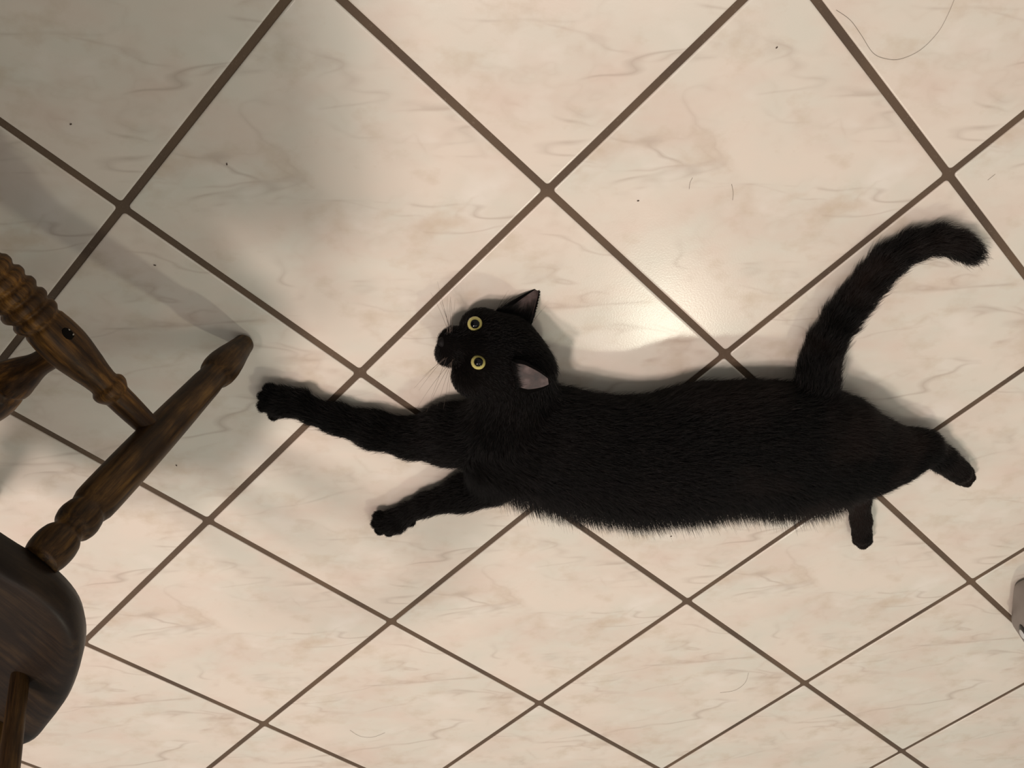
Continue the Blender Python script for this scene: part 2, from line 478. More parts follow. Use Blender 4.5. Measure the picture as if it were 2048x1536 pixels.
# ------------------------------------------------------------------ black cat
CAT = dict(
 prims=[
  (-0.0575, -0.32686, 0.054, 0.06364, 0.00176, -0.33211, 0.056, 0.07577, 0.74, 0.02),
  (0.00176, -0.33211, 0.056, 0.07577, 0.0694, -0.355, 0.056, 0.07822, 0.74, 0.02),
  (0.0694, -0.355, 0.056, 0.07822, 0.1379, -0.36446, 0.056, 0.08289, 0.74, 0.02),
  (0.1379, -0.36446, 0.056, 0.08289, 0.20531, -0.35471, 0.056, 0.08886, 0.74, 0.02),
  (0.20531, -0.35471, 0.056, 0.08886, 0.27359, -0.35195, 0.056, 0.08501, 0.74, 0.02),
  (0.27359, -0.35195, 0.056, 0.08501, 0.34102, -0.36209, 0.056, 0.08639, 0.74, 0.02),
  (0.34102, -0.36209, 0.056, 0.08639, 0.38979, -0.37337, 0.053, 0.07419, 0.74, 0.02),
  (0.38979, -0.37337, 0.053, 0.07419, 0.43966, -0.39439, 0.046, 0.05588, 0.74, 0.02),
  (-0.03711, -0.21833, 0.05, 0.04369, -0.05051, -0.29833, 0.052, 0.05963, 0.8, 0.02),
  (-0.07321, -0.31617, 0.046, 0.04853, -0.13219, -0.32143, 0.036, 0.03762, 1.0, 0.012),
  (-0.13219, -0.32143, 0.036, 0.03762, -0.18089, -0.33009, 0.028, 0.02393, 1.0, 0.012),
  (-0.18089, -0.33009, 0.028, 0.02393, -0.2291, -0.31472, 0.025, 0.02176, 1.0, 0.012),
  (-0.2291, -0.31472, 0.025, 0.02176, -0.27528, -0.29486, 0.023, 0.01631, 1.0, 0.012),
  (-0.27528, -0.29486, 0.023, 0.01631, -0.30458, -0.28142, 0.022, 0.01489, 1.0, 0.012),
  (-0.30458, -0.28142, 0.022, 0.01489, -0.32023, -0.26907, 0.021, 0.01673, 0.85, 0.006),
  (-0.32023, -0.26907, 0.021, 0.01673, -0.34228, -0.26362, 0.021, 0.01859, 0.85, 0.006),
  (-0.34228, -0.26362, 0.021, 0.01859, -0.35216, -0.26441, 0.019, 0.01605, 0.85, 0.006),
  (-0.31343, -0.25599, 0.02, 0.00704, -0.31343, -0.25599, 0.02, 0.00704, 1.0, 0.006),
  (-0.34691, -0.26404, 0.02, 0.00898, -0.35395, -0.24474, 0.02, 0.00826, 1.0, 0.0025),
  (-0.34691, -0.26404, 0.02, 0.00898, -0.36316, -0.25507, 0.02, 0.00702, 1.0, 0.0025),
  (-0.34691, -0.26404, 0.02, 0.00898, -0.36584, -0.27065, 0.019, 0.00772, 1.0, 0.0025),
  (-0.34691, -0.26404, 0.02, 0.00898, -0.3564, -0.2888, 0.016, 0.00716, 1.0, 0.0025),
  (-0.07466, -0.4079, 0.04, 0.02888, -0.11644, -0.43084, 0.03, 0.02303, 1.0, 0.012),
  (-0.11644, -0.43084, 0.03, 0.02303, -0.17011, -0.45439, 0.023, 0.01343, 1.0, 0.012),
  (-0.17011, -0.45439, 0.023, 0.01343, -0.19582, -0.46845, 0.021, 0.0128, 1.0, 0.012),
  (-0.19582, -0.46845, 0.021, 0.0128, -0.21491, -0.48523, 0.02, 0.01648, 0.9, 0.006),
  (-0.21491, -0.48523, 0.02, 0.01648, -0.22733, -0.48802, 0.018, 0.01579, 0.9, 0.006),
  (-0.19251, -0.49092, 0.016, 0.00721, -0.19251, -0.49092, 0.016, 0.00721, 1.0, 0.006),
  (-0.21866, -0.4868, 0.018, 0.00861, -0.23768, -0.47642, 0.018, 0.00856, 1.0, 0.0025),
  (-0.21866, -0.4868, 0.018, 0.00861, -0.24237, -0.4887, 0.018, 0.00717, 1.0, 0.0025),
  (-0.21866, -0.4868, 0.018, 0.00861, -0.23803, -0.50282, 0.016, 0.00795, 1.0, 0.0025),
  (-0.21866, -0.4868, 0.018, 0.00861, -0.22582, -0.51079, 0.014, 0.00727, 1.0, 0.0025),
  (0.41453, -0.38475, 0.05, 0.05819, 0.45731, -0.393, 0.046, 0.04751, 0.85, 0.02),
  (0.45731, -0.393, 0.046, 0.04751, 0.49899, -0.39921, 0.04, 0.03454, 0.85, 0.02),
  (0.49899, -0.39921, 0.04, 0.03454, 0.53068, -0.39552, 0.034, 0.02335, 0.85, 0.02),
  (0.53068, -0.39552, 0.034, 0.02335, 0.54253, -0.39528, 0.032, 0.02126, 0.85, 0.02),
  (0.53949, -0.39586, 0.031, 0.02128, 0.57827, -0.42564, 0.024, 0.01808, 1.0, 0.006),
  (0.57827, -0.42564, 0.024, 0.01808, 0.61353, -0.45538, 0.02, 0.01692, 1.0, 0.006),
  (0.61167, -0.45513, 0.019, 0.01472, 0.62942, -0.45927, 0.018, 0.00886, 1.0, 0.003),
  (0.61167, -0.45513, 0.019, 0.01472, 0.63576, -0.47043, 0.018, 0.00816, 1.0, 0.003),
  (0.61167, -0.45513, 0.019, 0.01472, 0.63445, -0.48087, 0.016, 0.00821, 1.0, 0.003),
  (0.61167, -0.45513, 0.019, 0.01472, 0.62456, -0.4779, 0.014, 0.00821, 1.0, 0.003),
  (0.43749, -0.43098, 0.035, 0.03289, 0.46795, -0.49605, 0.024, 0.01632, 1.0, 0.01),
  (0.46795, -0.49605, 0.024, 0.01632, 0.48358, -0.54062, 0.021, 0.01364, 1.0, 0.01),
  (0.48358, -0.54062, 0.021, 0.01364, 0.49288, -0.57378, 0.02, 0.01461, 1.0, 0.01),
  (0.49304, -0.57264, 0.019, 0.01308, 0.49031, -0.58726, 0.018, 0.00852, 1.0, 0.003),
  (0.49304, -0.57264, 0.019, 0.01308, 0.49908, -0.59449, 0.018, 0.00932, 1.0, 0.003),
  (0.49304, -0.57264, 0.019, 0.01308, 0.50494, -0.58855, 0.018, 0.00853, 1.0, 0.003),
  (0.35214, -0.29475, 0.05, 0.0278, 0.35536, -0.26422, 0.042, 0.02296, 1.0, 0.012),
  (0.35536, -0.26422, 0.042, 0.02296, 0.35674, -0.24204, 0.034, 0.02023, 1.0, 0.012),
  (0.35674, -0.24204, 0.034, 0.02023, 0.36142, -0.21396, 0.03, 0.01873, 1.0, 0.012),
  (0.36142, -0.21396, 0.03, 0.01873, 0.37578, -0.17965, 0.026, 0.01784, 1.0, 0.012),
  (0.37578, -0.17965, 0.026, 0.01784, 0.39015, -0.15456, 0.024, 0.01703, 1.0, 0.012),
  (0.39015, -0.15456, 0.024, 0.01703, 0.405, -0.12668, 0.023, 0.01619, 1.0, 0.012),
  (0.405, -0.12668, 0.023, 0.01619, 0.42033, -0.10298, 0.022, 0.01602, 1.0, 0.012),
  (0.42033, -0.10298, 0.022, 0.01602, 0.44797, -0.08239, 0.021, 0.01405, 1.0, 0.012),
  (0.44797, -0.08239, 0.021, 0.01405, 0.47948, -0.07564, 0.02, 0.01282, 1.0, 0.012),
  (0.47948, -0.07564, 0.02, 0.01282, 0.50624, -0.08344, 0.019, 0.01229, 1.0, 0.012),
  (0.50624, -0.08344, 0.019, 0.01229, 0.52504, -0.09366, 0.018, 0.0099, 1.0, 0.012),
  (0.52504, -0.09366, 0.018, 0.0099, 0.53279, -0.09814, 0.018, 0.00682, 1.0, 0.012),
  (-0.05503, -0.18972, 0.0432, 0.04446, -0.05503, -0.18972, 0.0432, 0.04446, 1.0, 0.016),
  (-0.07053, -0.17917, 0.04687, 0.03794, -0.07053, -0.17917, 0.04687, 0.03794, 1.0, 0.012),
  (-0.08565, -0.16409, 0.02784, 0.02338, -0.08565, -0.16409, 0.02784, 0.02338, 1.0, 0.014),
  (-0.08423, -0.21282, 0.05709, 0.02964, -0.08423, -0.21282, 0.05709, 0.02964, 1.0, 0.014),
  (-0.09841, -0.21812, 0.05238, 0.02359, -0.09841, -0.21812, 0.05238, 0.02359, 1.0, 0.012),
  (-0.06222, -0.22178, 0.05037, 0.03246, -0.06222, -0.22178, 0.05037, 0.03246, 1.0, 0.012),
  (-0.03278, -0.19945, 0.03703, 0.02247, -0.03278, -0.19945, 0.03703, 0.02247, 1.0, 0.012),
  (-0.02001, -0.21938, 0.04215, 0.02137, -0.02001, -0.21938, 0.04215, 0.02137, 1.0, 0.012),
  (-0.11771, -0.16854, 0.04561, 0.0164, -0.11771, -0.16854, 0.04561, 0.0164, 1.0, 0.008),
  (-0.12146, -0.18164, 0.04958, 0.01768, -0.12146, -0.18164, 0.04958, 0.01768, 1.0, 0.006),
  (-0.12536, -0.19005, 0.04293, 0.01477, -0.12536, -0.19005, 0.04293, 0.01477, 1.0, 0.008),
  (-0.08337, -0.16424, 0.06479, 0.01437, -0.12622, -0.16734, 0.04901, 0.00787, 1.0, 0.01),
  (-0.08796, -0.15422, 0.04277, 0.01453, -0.08796, -0.15422, 0.04277, 0.01453, 1.0, 0.008),
  (-0.08588, -0.18753, 0.06619, 0.01453, -0.08588, -0.18753, 0.06619, 0.01453, 1.0, 0.008),
 ],
 tags=['torso', 'torso', 'torso', 'torso', 'torso', 'torso', 'torso', 'torso', 'neck', 'fore1', 'fore1', 'fore1', 'fore1', 'fore1', 'fore1', 'fore1', 'fore1', 'dew1', 'toe1', 'toe1', 'toe1', 'toe1', 'fore2', 'fore2', 'fore2', 'fore2', 'fore2', 'dew2', 'toe2', 'toe2', 'toe2', 'toe2', 'hind1', 'hind1', 'hind1', 'hind1', 'hind1', 'hind1', 'toe3', 'toe3', 'toe3', 'toe3', 'hind2', 'hind2', 'hind2', 'toe4', 'toe4', 'toe4', 'tail', 'tail', 'tail', 'tail', 'tail', 'tail', 'tail', 'tail', 'tail', 'tail', 'tail', 'tail', 'head', 'head', 'head', 'head', 'head', 'head', 'head', 'head', 'head', 'head', 'head', 'head', 'head', 'head'],
 carve=[(-0.0911, -0.14364, 0.0519, 0.0088, 0.003), (-0.08939, -0.17957, 0.08017, 0.0088, 0.003)],
 eyes=[([-0.09098, -0.14596, 0.04804], [-0.0251, 0.5147, 0.857]), ([-0.08927, -0.18205, 0.07641], [-0.0268, 0.5504, 0.8345])],
 ears=[[[-0.06338, -0.14405, 0.02289], [-0.02226, -0.16459, 0.03061], [-0.00865, -0.12761, -0.0015]], [[-0.05253, -0.16488, 0.09204], [-0.04726, -0.21201, 0.10335], [-0.00447, -0.19992, 0.10063]]],
 extra={'nose': ([-0.1322, -0.1635, 0.05687], 0.031), 'muzU': ([-0.12152, -0.15412, 0.0548], 0.034), 'muzL': ([-0.12472, -0.1779, 0.06627], 0.03), 'fore': ([-0.07215, -0.15728, 0.07912], 0.049), 'eA': ([-0.05076, -0.17083, 0.08411], 0.044), 'eB': ([-0.04524, -0.21897, 0.08636], 0.018), 'eM': ([-0.04033, -0.19701, 0.08668], 0.0305), 'u1': ([-0.05694, -0.14253, 0.03577], 0.021), 'u2': ([-0.03089, -0.15309, 0.05002], 0.025)},
 toward=[-0.0539, 0.5421, 0.8386],
 right=[0.9966, -0.0076, 0.0816],
 up=[0.0506, 0.8401, -0.5399],
)


def sdf_cone(P, a, b, ra, rb, kz):
    s = np.array([1, 1, 1.0 / kz], np.float32)
    a = np.asarray(a, np.float32) * s; b = np.asarray(b, np.float32) * s
    Q = [P[i] * s[i] - a[i] for i in range(3)]
    d = b - a; L = float(d @ d) + 1e-12
    t = np.clip((Q[0]*d[0] + Q[1]*d[1] + Q[2]*d[2]) / L, 0, 1)
    q = (Q[0]-t*d[0])**2 + (Q[1]-t*d[1])**2 + (Q[2]-t*d[2])**2
    return (np.sqrt(q) - (ra + (rb-ra)*t)) * (0.5 + 0.5*kz)

def smin(a, b, k):
    h = np.maximum(k - np.abs(a-b), 0) / k
    return np.minimum(a, b) - h*h*k*0.25

def cat_field(prims, carve, h):
    # prims: (ax,ay,az,ra, bx,by,bz,rb, kz, k)
    A = np.array([p[:3] for p in prims] + [p[4:7] for p in prims]); rr = np.array([p[3] for p in prims] + [p[7] for p in prims])
    lo = (A - rr[:, None]).min(0) - 0.012; hi = (A + rr[:, None]).max(0) + 0.012
    lo[2] = -0.008
    n = np.ceil((hi-lo)/h).astype(int) + 1
    ax = [(lo[i] + h*np.arange(n[i])).astype(np.float32) for i in range(3)]
    D = np.full(n, 0.03, np.float32)
    def sub(c0, r0, c1, r1, m):
        l = np.minimum(np.array(c0)-r0, np.array(c1)-r1) - m; u = np.maximum(np.array(c0)+r0, np.array(c1)+r1) + m
        i0 = np.clip(((l-lo)/h).astype(int), 0, n); i1 = np.clip(((u-lo)/h).astype(int)+2, 0, n)
        sl = tuple(slice(i0[i], i1[i]) for i in range(3))
        return sl, np.meshgrid(*[ax[i][sl[i]] for i in range(3)], indexing='ij', sparse=True)
    for p in prims:
        a, ra, b, rb, kz, k = p[:3], p[3], p[4:7], p[7], p[8], p[9]
        sl, P = sub(a, ra, b, rb, 0.03)
        D[sl] = smin(D[sl], sdf_cone(P, a, b, ra, rb, kz), k)
    for c in carve:
        sl, P = sub(c[:3], c[3], c[:3], c[3], 0.01)
        D[sl] = -smin(-D[sl], sdf_cone(P, c[:3], c[:3], c[3], c[3], 1.0), c[4])
    # rest flat on the floor
    z = ax[2][None, None, :]
    D = -smin(-D, -(0.0012 - z) * np.ones_like(D), 0.006)
    return D, lo

def surface_nets(D, lo, h):
    n = np.array(D.shape); S = D < 0
    c = np.zeros(n-1, np.int8)
    for dx in (0, 1):
        for dy in (0, 1):
            for dz in (0, 1):
                c += S[dx:n[0]-1+dx, dy:n[1]-1+dy, dz:n[2]-1+dz]
    cells = np.argwhere((c > 0) & (c < 8))
    idx = -np.ones(n-1, np.int32); idx[tuple(cells.T)] = np.arange(len(cells))
    acc = np.zeros((len(cells), 3)); cnt = np.zeros(len(cells))
    corners = [(x, y, z) for x in (0, 1) for y in (0, 1) for z in (0, 1)]
    vals = {q: D[cells[:, 0]+q[0], cells[:, 1]+q[1], cells[:, 2]+q[2]] for q in corners}
    for q in corners:
        for ax_ in range(3):
            if q[ax_] == 0:
                w = list(q); w[ax_] = 1; w = tuple(w)
                a, b = vals[q], vals[w]; m = (a < 0) != (b < 0)
                t = np.where(m, a/np.where(m, a-b, 1), 0)
                pos = np.array(q, float)[None] + t[:, None]*(np.array(w)-np.array(q))[None]
                acc[m] += pos[m]; cnt[m] += 1
    V = lo + h*(cells + acc/cnt[:, None])
    Fs = []
    for ax_ in range(3):
        o = [i for i in range(3) if i != ax_]
        sl0 = [slice(None)]*3; sl1 = [slice(None)]*3
        sl0[ax_] = slice(0, n[ax_]-1); sl1[ax_] = slice(1, n[ax_])
        e = S[tuple(sl0)] != S[tuple(sl1)]
        E = np.argwhere(e); E = E[(E[:, o[0]] > 0) & (E[:, o[1]] > 0) & (E[:, o[0]] < n[o[0]]-1) & (E[:, o[1]] < n[o[1]]-1)]
        q = []
        for du, dv in ((1, 1), (0, 1), (0, 0), (1, 0)):
            k = E.copy(); k[:, o[0]] -= du; k[:, o[1]] -= dv; q.append(idx[tuple(k.T)])
        Q = np.stack(q, 1)
        ins = S[tuple(E.T)]
        flip = ins if ax_ != 1 else ~ins
        Q[~flip] = Q[~flip][:, ::-1]
        Fs.append(Q)
    return V, np.concatenate(Fs)



def mat_fur(name, hair):
    m, nt, b = node_mat(name)
    tc = N(nt, 'ShaderNodeTexCoord')
    n = N(nt, 'ShaderNodeTexNoise'); n.inputs['Scale'].default_value = 11; n.inputs['Detail'].default_value = 2
    nt.links.new(tc.outputs['Object'], n.inputs['Vector'])
    sx = N(nt, 'ShaderNodeSeparateXYZ'); nt.links.new(tc.outputs['Object'], sx.inputs[0])
    rust = math_node(nt, 'MULTIPLY', ramp(nt, n.outputs['Fac'], [(0.42, (0, 0, 0)), (0.62, (1, 1, 1))]), ramp(nt, math_node(nt, 'ADD', sx.outputs[0], 0.5), [(0.42, (0.12, 0.12, 0.12)), (0.62, (1, 1, 1))]))
    c = mix(nt, rust, (0.0019, 0.0017, 0.0016), (0.0125, 0.0084, 0.0070))       # rusty tinge over the hindquarters
    if hair:
        hi = N(nt, 'ShaderNodeHairInfo')
        c = mix(nt, ramp(nt, hi.outputs['Random'], [(0.90, (0, 0, 0)), (1.0, (0.8, 0.8, 0.8))]), c, (0.030, 0.024, 0.021))
    nt.links.new(c, b.inputs['Base Color'])
    b.inputs['Roughness'].default_value = 0.36 if hair else 0.8
    b.inputs['Specular IOR Level'].default_value = 0.15 if hair else 0.03
    return m


FUR_SKIN = mat_fur('black_fur_skin', False); FUR = mat_fur('black_fur', True)
EAR_IN, nt, b = node_mat('inner_ear_skin')
tc = N(nt, 'ShaderNodeTexCoord'); n_ = N(nt, 'ShaderNodeTexNoise'); n_.inputs['Scale'].default_value = 75; n_.inputs['Detail'].default_value = 4
nt.links.new(tc.outputs['Object'], n_.inputs['Vector'])
nt.links.new(ramp(nt, n_.outputs['Fac'], [(0.36, (0.008, 0.0035, 0.003)), (0.52, (0.030, 0.014, 0.011)), (0.72, (0.085, 0.056, 0.052))]), b.inputs['Base Color'])
b.inputs['Roughness'].default_value = 0.5

H = 0.0022
D_, lo_ = cat_field(CAT['prims'], CAT['carve'], H)
Vb, Qb = surface_nets(D_, lo_, H)
CATLOC = np.array((0.20, -0.36, 0.0))
TOWARD = np.array(CAT['toward']); RIGHT = np.array(CAT['right']); UPV = np.array(CAT['up'])


def ear_grid(A, B, T, face, cup, wp, thick=0.0016, ns=17, nt_=15):
    A, B, T = map(np.array, (A, B, T)); mid = (A+B)/2; S = (B-A)/2
    face = face/np.linalg.norm(face)
    inner = []; outer = []
    for i in range(nt_):
        t = i/(nt_-1); w = max((1-t**wp[0])**wp[1], 0.0)*(wp[2]+(1-wp[2])*min(1.0, t/0.35))
        for k in range(ns):
            s = -1+2*k/(ns-1)
            p = mid+(T-mid)*t+S*w*s
            p = p-face*cup*(1-s*s)*(1-t)**0.7
            rim = min(1.0, (1-abs(s))*6, (1-t)*8)
            inner.append(p); outer.append(p-face*thick*rim)
    n0 = len(inner); V = inner+outer; Fi = []; Fo = []
    for i in range(nt_-1):
        for k in range(ns-1):
            a = i*ns+k
            Fi.append((a, a+1, a+ns+1, a+ns)); Fo.append((n0+a, n0+a+ns, n0+a+ns+1, n0+a+1))
    rim_mat = [0 if (abs(-1+2*(k+0.5)/(ns-1)) > 0.80 or (i+0.5)/(nt_-1) > 0.90) else 1 for i in range(nt_-1) for k in range(ns-1)]
    return V, Fi, Fo, rim_mat


verts = [Vb]; faces = [Qb]; mats = [np.zeros(len(Qb), int)]; nb = len(Vb)
EAR_FACE = [TOWARD*0.75-RIGHT*0.55+UPV*0.35, TOWARD*1.0-RIGHT*0.15-UPV*0.25]
ear_outer = []
for (A, B, T), fc, cup, wp in zip(CAT['ears'], EAR_FACE, (0.008, 0.002), ((1.15, 0.85, 1.0), (1.6, 0.72, 0.78))):
    V, Fi, Fo, rm = ear_grid(A, B, T, fc, cup, wp)
    V = np.array(V)
    # make sure the inner side looks along fc
    f0 = Fi[len(Fi)//2]; nrm = np.cross(V[f0[1]]-V[f0[0]], V[f0[3]]-V[f0[0]])
    if nrm @ fc < 0:
        Fi = [f[::-1] for f in Fi]; Fo = [f[::-1] for f in Fo]
    verts.append(V); faces.append(np.array(Fi)+nb); mats.append(np.array(rm)); faces.append(np.array(Fo)+nb); mats.append(np.zeros(len(Fo), int))
    ear_outer.append((V, np.array(Fo), fc))
    nb += len(V)
VV = np.concatenate(verts)-CATLOC; FF = np.concatenate(faces); MI = np.concatenate(mats)
me = bpy.data.meshes.new('body')
me.vertices.add(len(VV)); me.vertices.foreach_set('co', VV.astype(np.float32).ravel())
me.loops.add(FF.size); me.loops.foreach_set('vertex_index', FF.astype(np.int32).ravel())
me.polygons.add(len(FF)); me.polygons.foreach_set('loop_start', np.arange(0, FF.size, 4, dtype=np.int32))
me.polygons.foreach_set('material_index', MI.astype(np.int32)); me.polygons.foreach_set('use_smooth', np.ones(len(FF), bool))
me.update(calc_edges=True); me.validate()
me.materials.append(FUR_SKIN); me.materials.append(EAR_IN)
cat = empty('cat', CATLOC)
tag(cat, 'black short-haired cat stretched out on its side, looking up with yellow eyes', 'cat')
body = obj('body', me, None, cat)

# eyes
EYE, nt, b = node_mat('yellow_iris')
tc = N(nt, 'ShaderNodeTexCoord'); sp = N(nt, 'ShaderNodeSeparateXYZ'); nt.links.new(tc.outputs['Object'], sp.inputs[0])
rr = math_node(nt, 'SQRT', math_node(nt, 'ADD', math_node(nt, 'MULTIPLY', sp.outputs[0], sp.outputs[0]), math_node(nt, 'MULTIPLY', sp.outputs[1], sp.outputs[1])))
rr = math_node(nt, 'MULTIPLY', rr, 1/0.0095)
nz = N(nt, 'ShaderNodeTexNoise'); nz.inputs['Scale'].default_value = 700; nt.links.new(tc.outputs['Object'], nz.inputs['Vector'])
rj = math_node(nt, 'ADD', rr, math_node(nt, 'MULTIPLY', math_node(nt, 'SUBTRACT', nz.outputs['Fac'], 0.5), 0.10))
c = ramp(nt, rj, [(0.0, (0.002, 0.002, 0.003)), (0.54, (0.002, 0.002, 0.003)), (0.57, (0.14, 0.125, 0.04)), (0.66, (0.36, 0.33, 0.11)), (0.90, (0.50, 0.46, 0.17)), (0.95, (0.24, 0.20, 0.07)), (0.975, (0.008, 0.006, 0.004)), (1.0, (0.004, 0.003, 0.003))])
nt.links.new(c, b.inputs['Base Color'])
b.inputs['Roughness'].default_value = 0.5; b.inputs['Specular IOR Level'].default_value = 0.0; b.inputs['Coat Weight'].default_value = 1.0; b.inputs['Coat Roughness'].default_value = 0.04; b.inputs['Coat IOR'].default_value = 1.3
for c_, gaze in CAT['eyes']:
    bm = bmesh.new(); bmesh.ops.create_uvsphere(bm, u_segments=32, v_segments=24, radius=0.0095)
    em = bpy.data.meshes.new('eye'); bm.to_mesh(em); bm.free()
    em.polygons.foreach_set('use_smooth', [True]*len(em.polygons))
    e = obj('eye', em, EYE, cat)
    e.location = Vector(c_)-Vector(CATLOC)
    e.rotation_euler = Vector(gaze).to_track_quat('Z', 'Y').to_euler()
    e['label'] = 'round yellow eye with black pupil'

# nose pad
NOSE = mat_plain('nose_leather', (0.006, 0.005, 0.005), 0.6, 0.12)
npos = np.array(CAT['extra']['nose'][0])
V = []; Fc = []
for i in range(13):
    th = math.pi*i/12
    for k in range(20):
        ph = 2*math.pi*k/20
        x, y, z = math.sin(th)*math.cos(ph), math.sin(th)*math.sin(ph), math.cos(th)
        w = 1.0+0.28*x                                   # wider at the top of the pad
        V.append(npos-CATLOC-TOWARD*0.0015+RIGHT*x*0.0052+UPV*y*w*0.0062+TOWARD*z*0.0042)
for i in range(12):
    for k in range(20):
        Fc.append((i*20+k, i*20+(k+1) % 20, (i+1)*20+(k+1) % 20, (i+1)*20+k))
me = mesh_from(V, Fc, 'nose'); fix_normals(me)
obj('nose', me, NOSE, cat)

# whiskers
WH = mat_plain('whisker_hair', (0.10, 0.075, 0.06), 0.4, 0.5)
def whisker(root, tip_dir, length, bend):
    d = tip_dir/np.linalg.norm(tip_dir); pts = []
    for k in range(8):
        t = k/7
        pts.append(root-CATLOC+d*length*t+bend*t*t*length)
    me = mesh_from(*tube(pts, 0.00022, 0.00006, 5), 'whisker')
    obj('whisker', me, WH, cat)
mu = np.array(CAT['extra']['muzU'][0]); ml = np.array(CAT['extra']['muzL'][0])
for k in range(9):
    a = math.radians(random.uniform(74, 118)); l = random.uniform(0.038, 0.062)
    whisker(mu+RIGHT*random.uniform(-0.004, 0.008)+UPV*random.uniform(-0.002, 0.004)-TOWARD*0.001, RIGHT*math.cos(a)+UPV*math.sin(a)+TOWARD*random.uniform(-0.1, 0.25), l, RIGHT*random.uniform(-0.15, 0.1))
for k in range(9):
    a = math.radians(random.uniform(-150, -96)); l = random.uniform(0.036, 0.064)
    whisker(ml+RIGHT*random.uniform(-0.004, 0.008)-UPV*random.uniform(0.0, 0.005)-TOWARD*0.001, RIGHT*math.cos(a)+UPV*math.sin(a)+TOWARD*random.uniform(0.0, 0.3), l, -UPV*random.uniform(0.0, 0.25))

# coat of fur
def fur(n_hairs):
    tri = np.concatenate([Qb[:, [0, 1, 2]], Qb[:, [0, 2, 3]]])
    a, b_, c_ = Vb[tri[:, 0]], Vb[tri[:, 1]], Vb[tri[:, 2]]
    nr = np.cross(b_-a, c_-a); ar = np.linalg.norm(nr, axis=1)/2; nr /= (2*ar[:, None]+1e-12)
    cum = np.cumsum(ar); pick = np.searchsorted(cum, rng.random(n_hairs)*cum[-1])
    r1 = np.sqrt(rng.random(n_hairs)); r2 = rng.random(n_hairs)
    P = a[pick]*(1-r1)[:, None]+b_[pick]*(r1*(1-r2))[:, None]+c_[pick]*(r1*r2)[:, None]
    Nn = nr[pick]
    keep = P[:, 2] > 0.0045
    P, Nn = P[keep], Nn[keep]
    # fur flow and length from the anatomy underneath
    LEN = dict(torso=0.0145, neck=0.010, fore1=0.0100, fore2=0.0085, dew1=0.004, dew2=0.004, toe1=0.0028, toe2=0.0028, toe3=0.0028, toe4=0.0028, hind1=0.0085, hind2=0.005, tail=0.0145, head=0.0050)
    flow = np.zeros_like(P); ln = np.zeros(len(P)); wt = np.zeros(len(P)); wtor = np.zeros(len(P))
    nose = np.array(CAT['extra']['nose'][0])
    for p, tg in zip(CAT['prims'], CAT['tags']):
        A = np.array(p[:3]); B = np.array(p[4:7]); d = B-A; L = d@d+1e-12
        t = np.clip((P-A)@d/L, 0, 1); q = P-A-t[:, None]*d
        dist = np.abs(np.linalg.norm(q*np.array((1, 1, 1/p[8])), axis=1)-(p[3]+(p[7]-p[3])*t))
        w = np.exp(-np.minimum(dist, 0.1)/0.004)+1e-12
        if tg == 'head':
            dr = P-nose; dr /= np.linalg.norm(dr, axis=1)[:, None]+1e-9
        elif L < 1e-9:
            dr = np.zeros_like(P)
        else:
            dr = np.tile(d/np.sqrt(L), (len(P), 1))
        flow += w[:, None]*dr; ln += w*LEN[tg]; wt += w
        if tg == 'torso': wtor += w
    ln /= wt
    flow -= (flow*Nn).sum(1)[:, None]*Nn; flow /= np.linalg.norm(flow, axis=1)[:, None]+1e-9
    # belly side (towards the legs) carries the longest, loosest hair
    belly = np.clip((-Nn[:, 1]-0.15)/0.6, 0, 1)*np.clip((wtor/wt-0.5)*3, 0, 1)
    ln = ln*(1+0.40*belly)
    ok = np.ones(len(P), bool)
    for e_, gz in CAT['eyes']:
        ok &= np.linalg.norm(P-(np.array(e_)+np.array(gz)*0.006), axis=1) > 0.0100
    ok &= np.linalg.norm(P-nose, axis=1) > 0.008
    P, Nn, flow, ln, belly = P[ok], Nn[ok], flow[ok], ln[ok], belly[ok]
    # clumps: neighbouring hairs share a slightly different lay
    cell = np.floor((P+rng.normal(0, 0.0012, P.shape))/0.0042).astype(np.int64); key = (cell[:, 0]*73856093 ^ cell[:, 1]*19349663 ^ cell[:, 2]*83492791) % 4096
    jit = rng.normal(0, 1, (4096, 3)); lift = rng.random(4096)
    side = np.cross(Nn, flow)
    down = np.array((0.10, -1.0, -0.05)); bl = (0.85*belly)[:, None]
    flow = flow*(1-0.8*bl)+down*bl
    dirv = flow+0.16*(jit[key, 0][:, None]*side)+0.14*rng.normal(0, 1, (len(P), 1))*side
    up = 0.32+0.12*lift[key]+0.22*rng.random(len(P))+0.55*belly
    up = up+0.45*(rng.random(len(P)) < 0.14)*(ln > 0.006)
    L_ = ln*(0.65+0.5*rng.random(len(P)))*(0.92+0.16*lift[key])
    K = 4; pts = np.zeros((len(P), K, 3))
    for k in range(K):
        t = k/(K-1)
        pts[:, k] = P+L_[:, None]*(t*dirv*(0.55+0.45*t)+(up*(t-0.35*t*t))[:, None]*Nn)
    pts[:, :, 2] = np.maximum(pts[:, :, 2], 0.0006)
    # ear backs and rims get short fur too
    return pts, L_


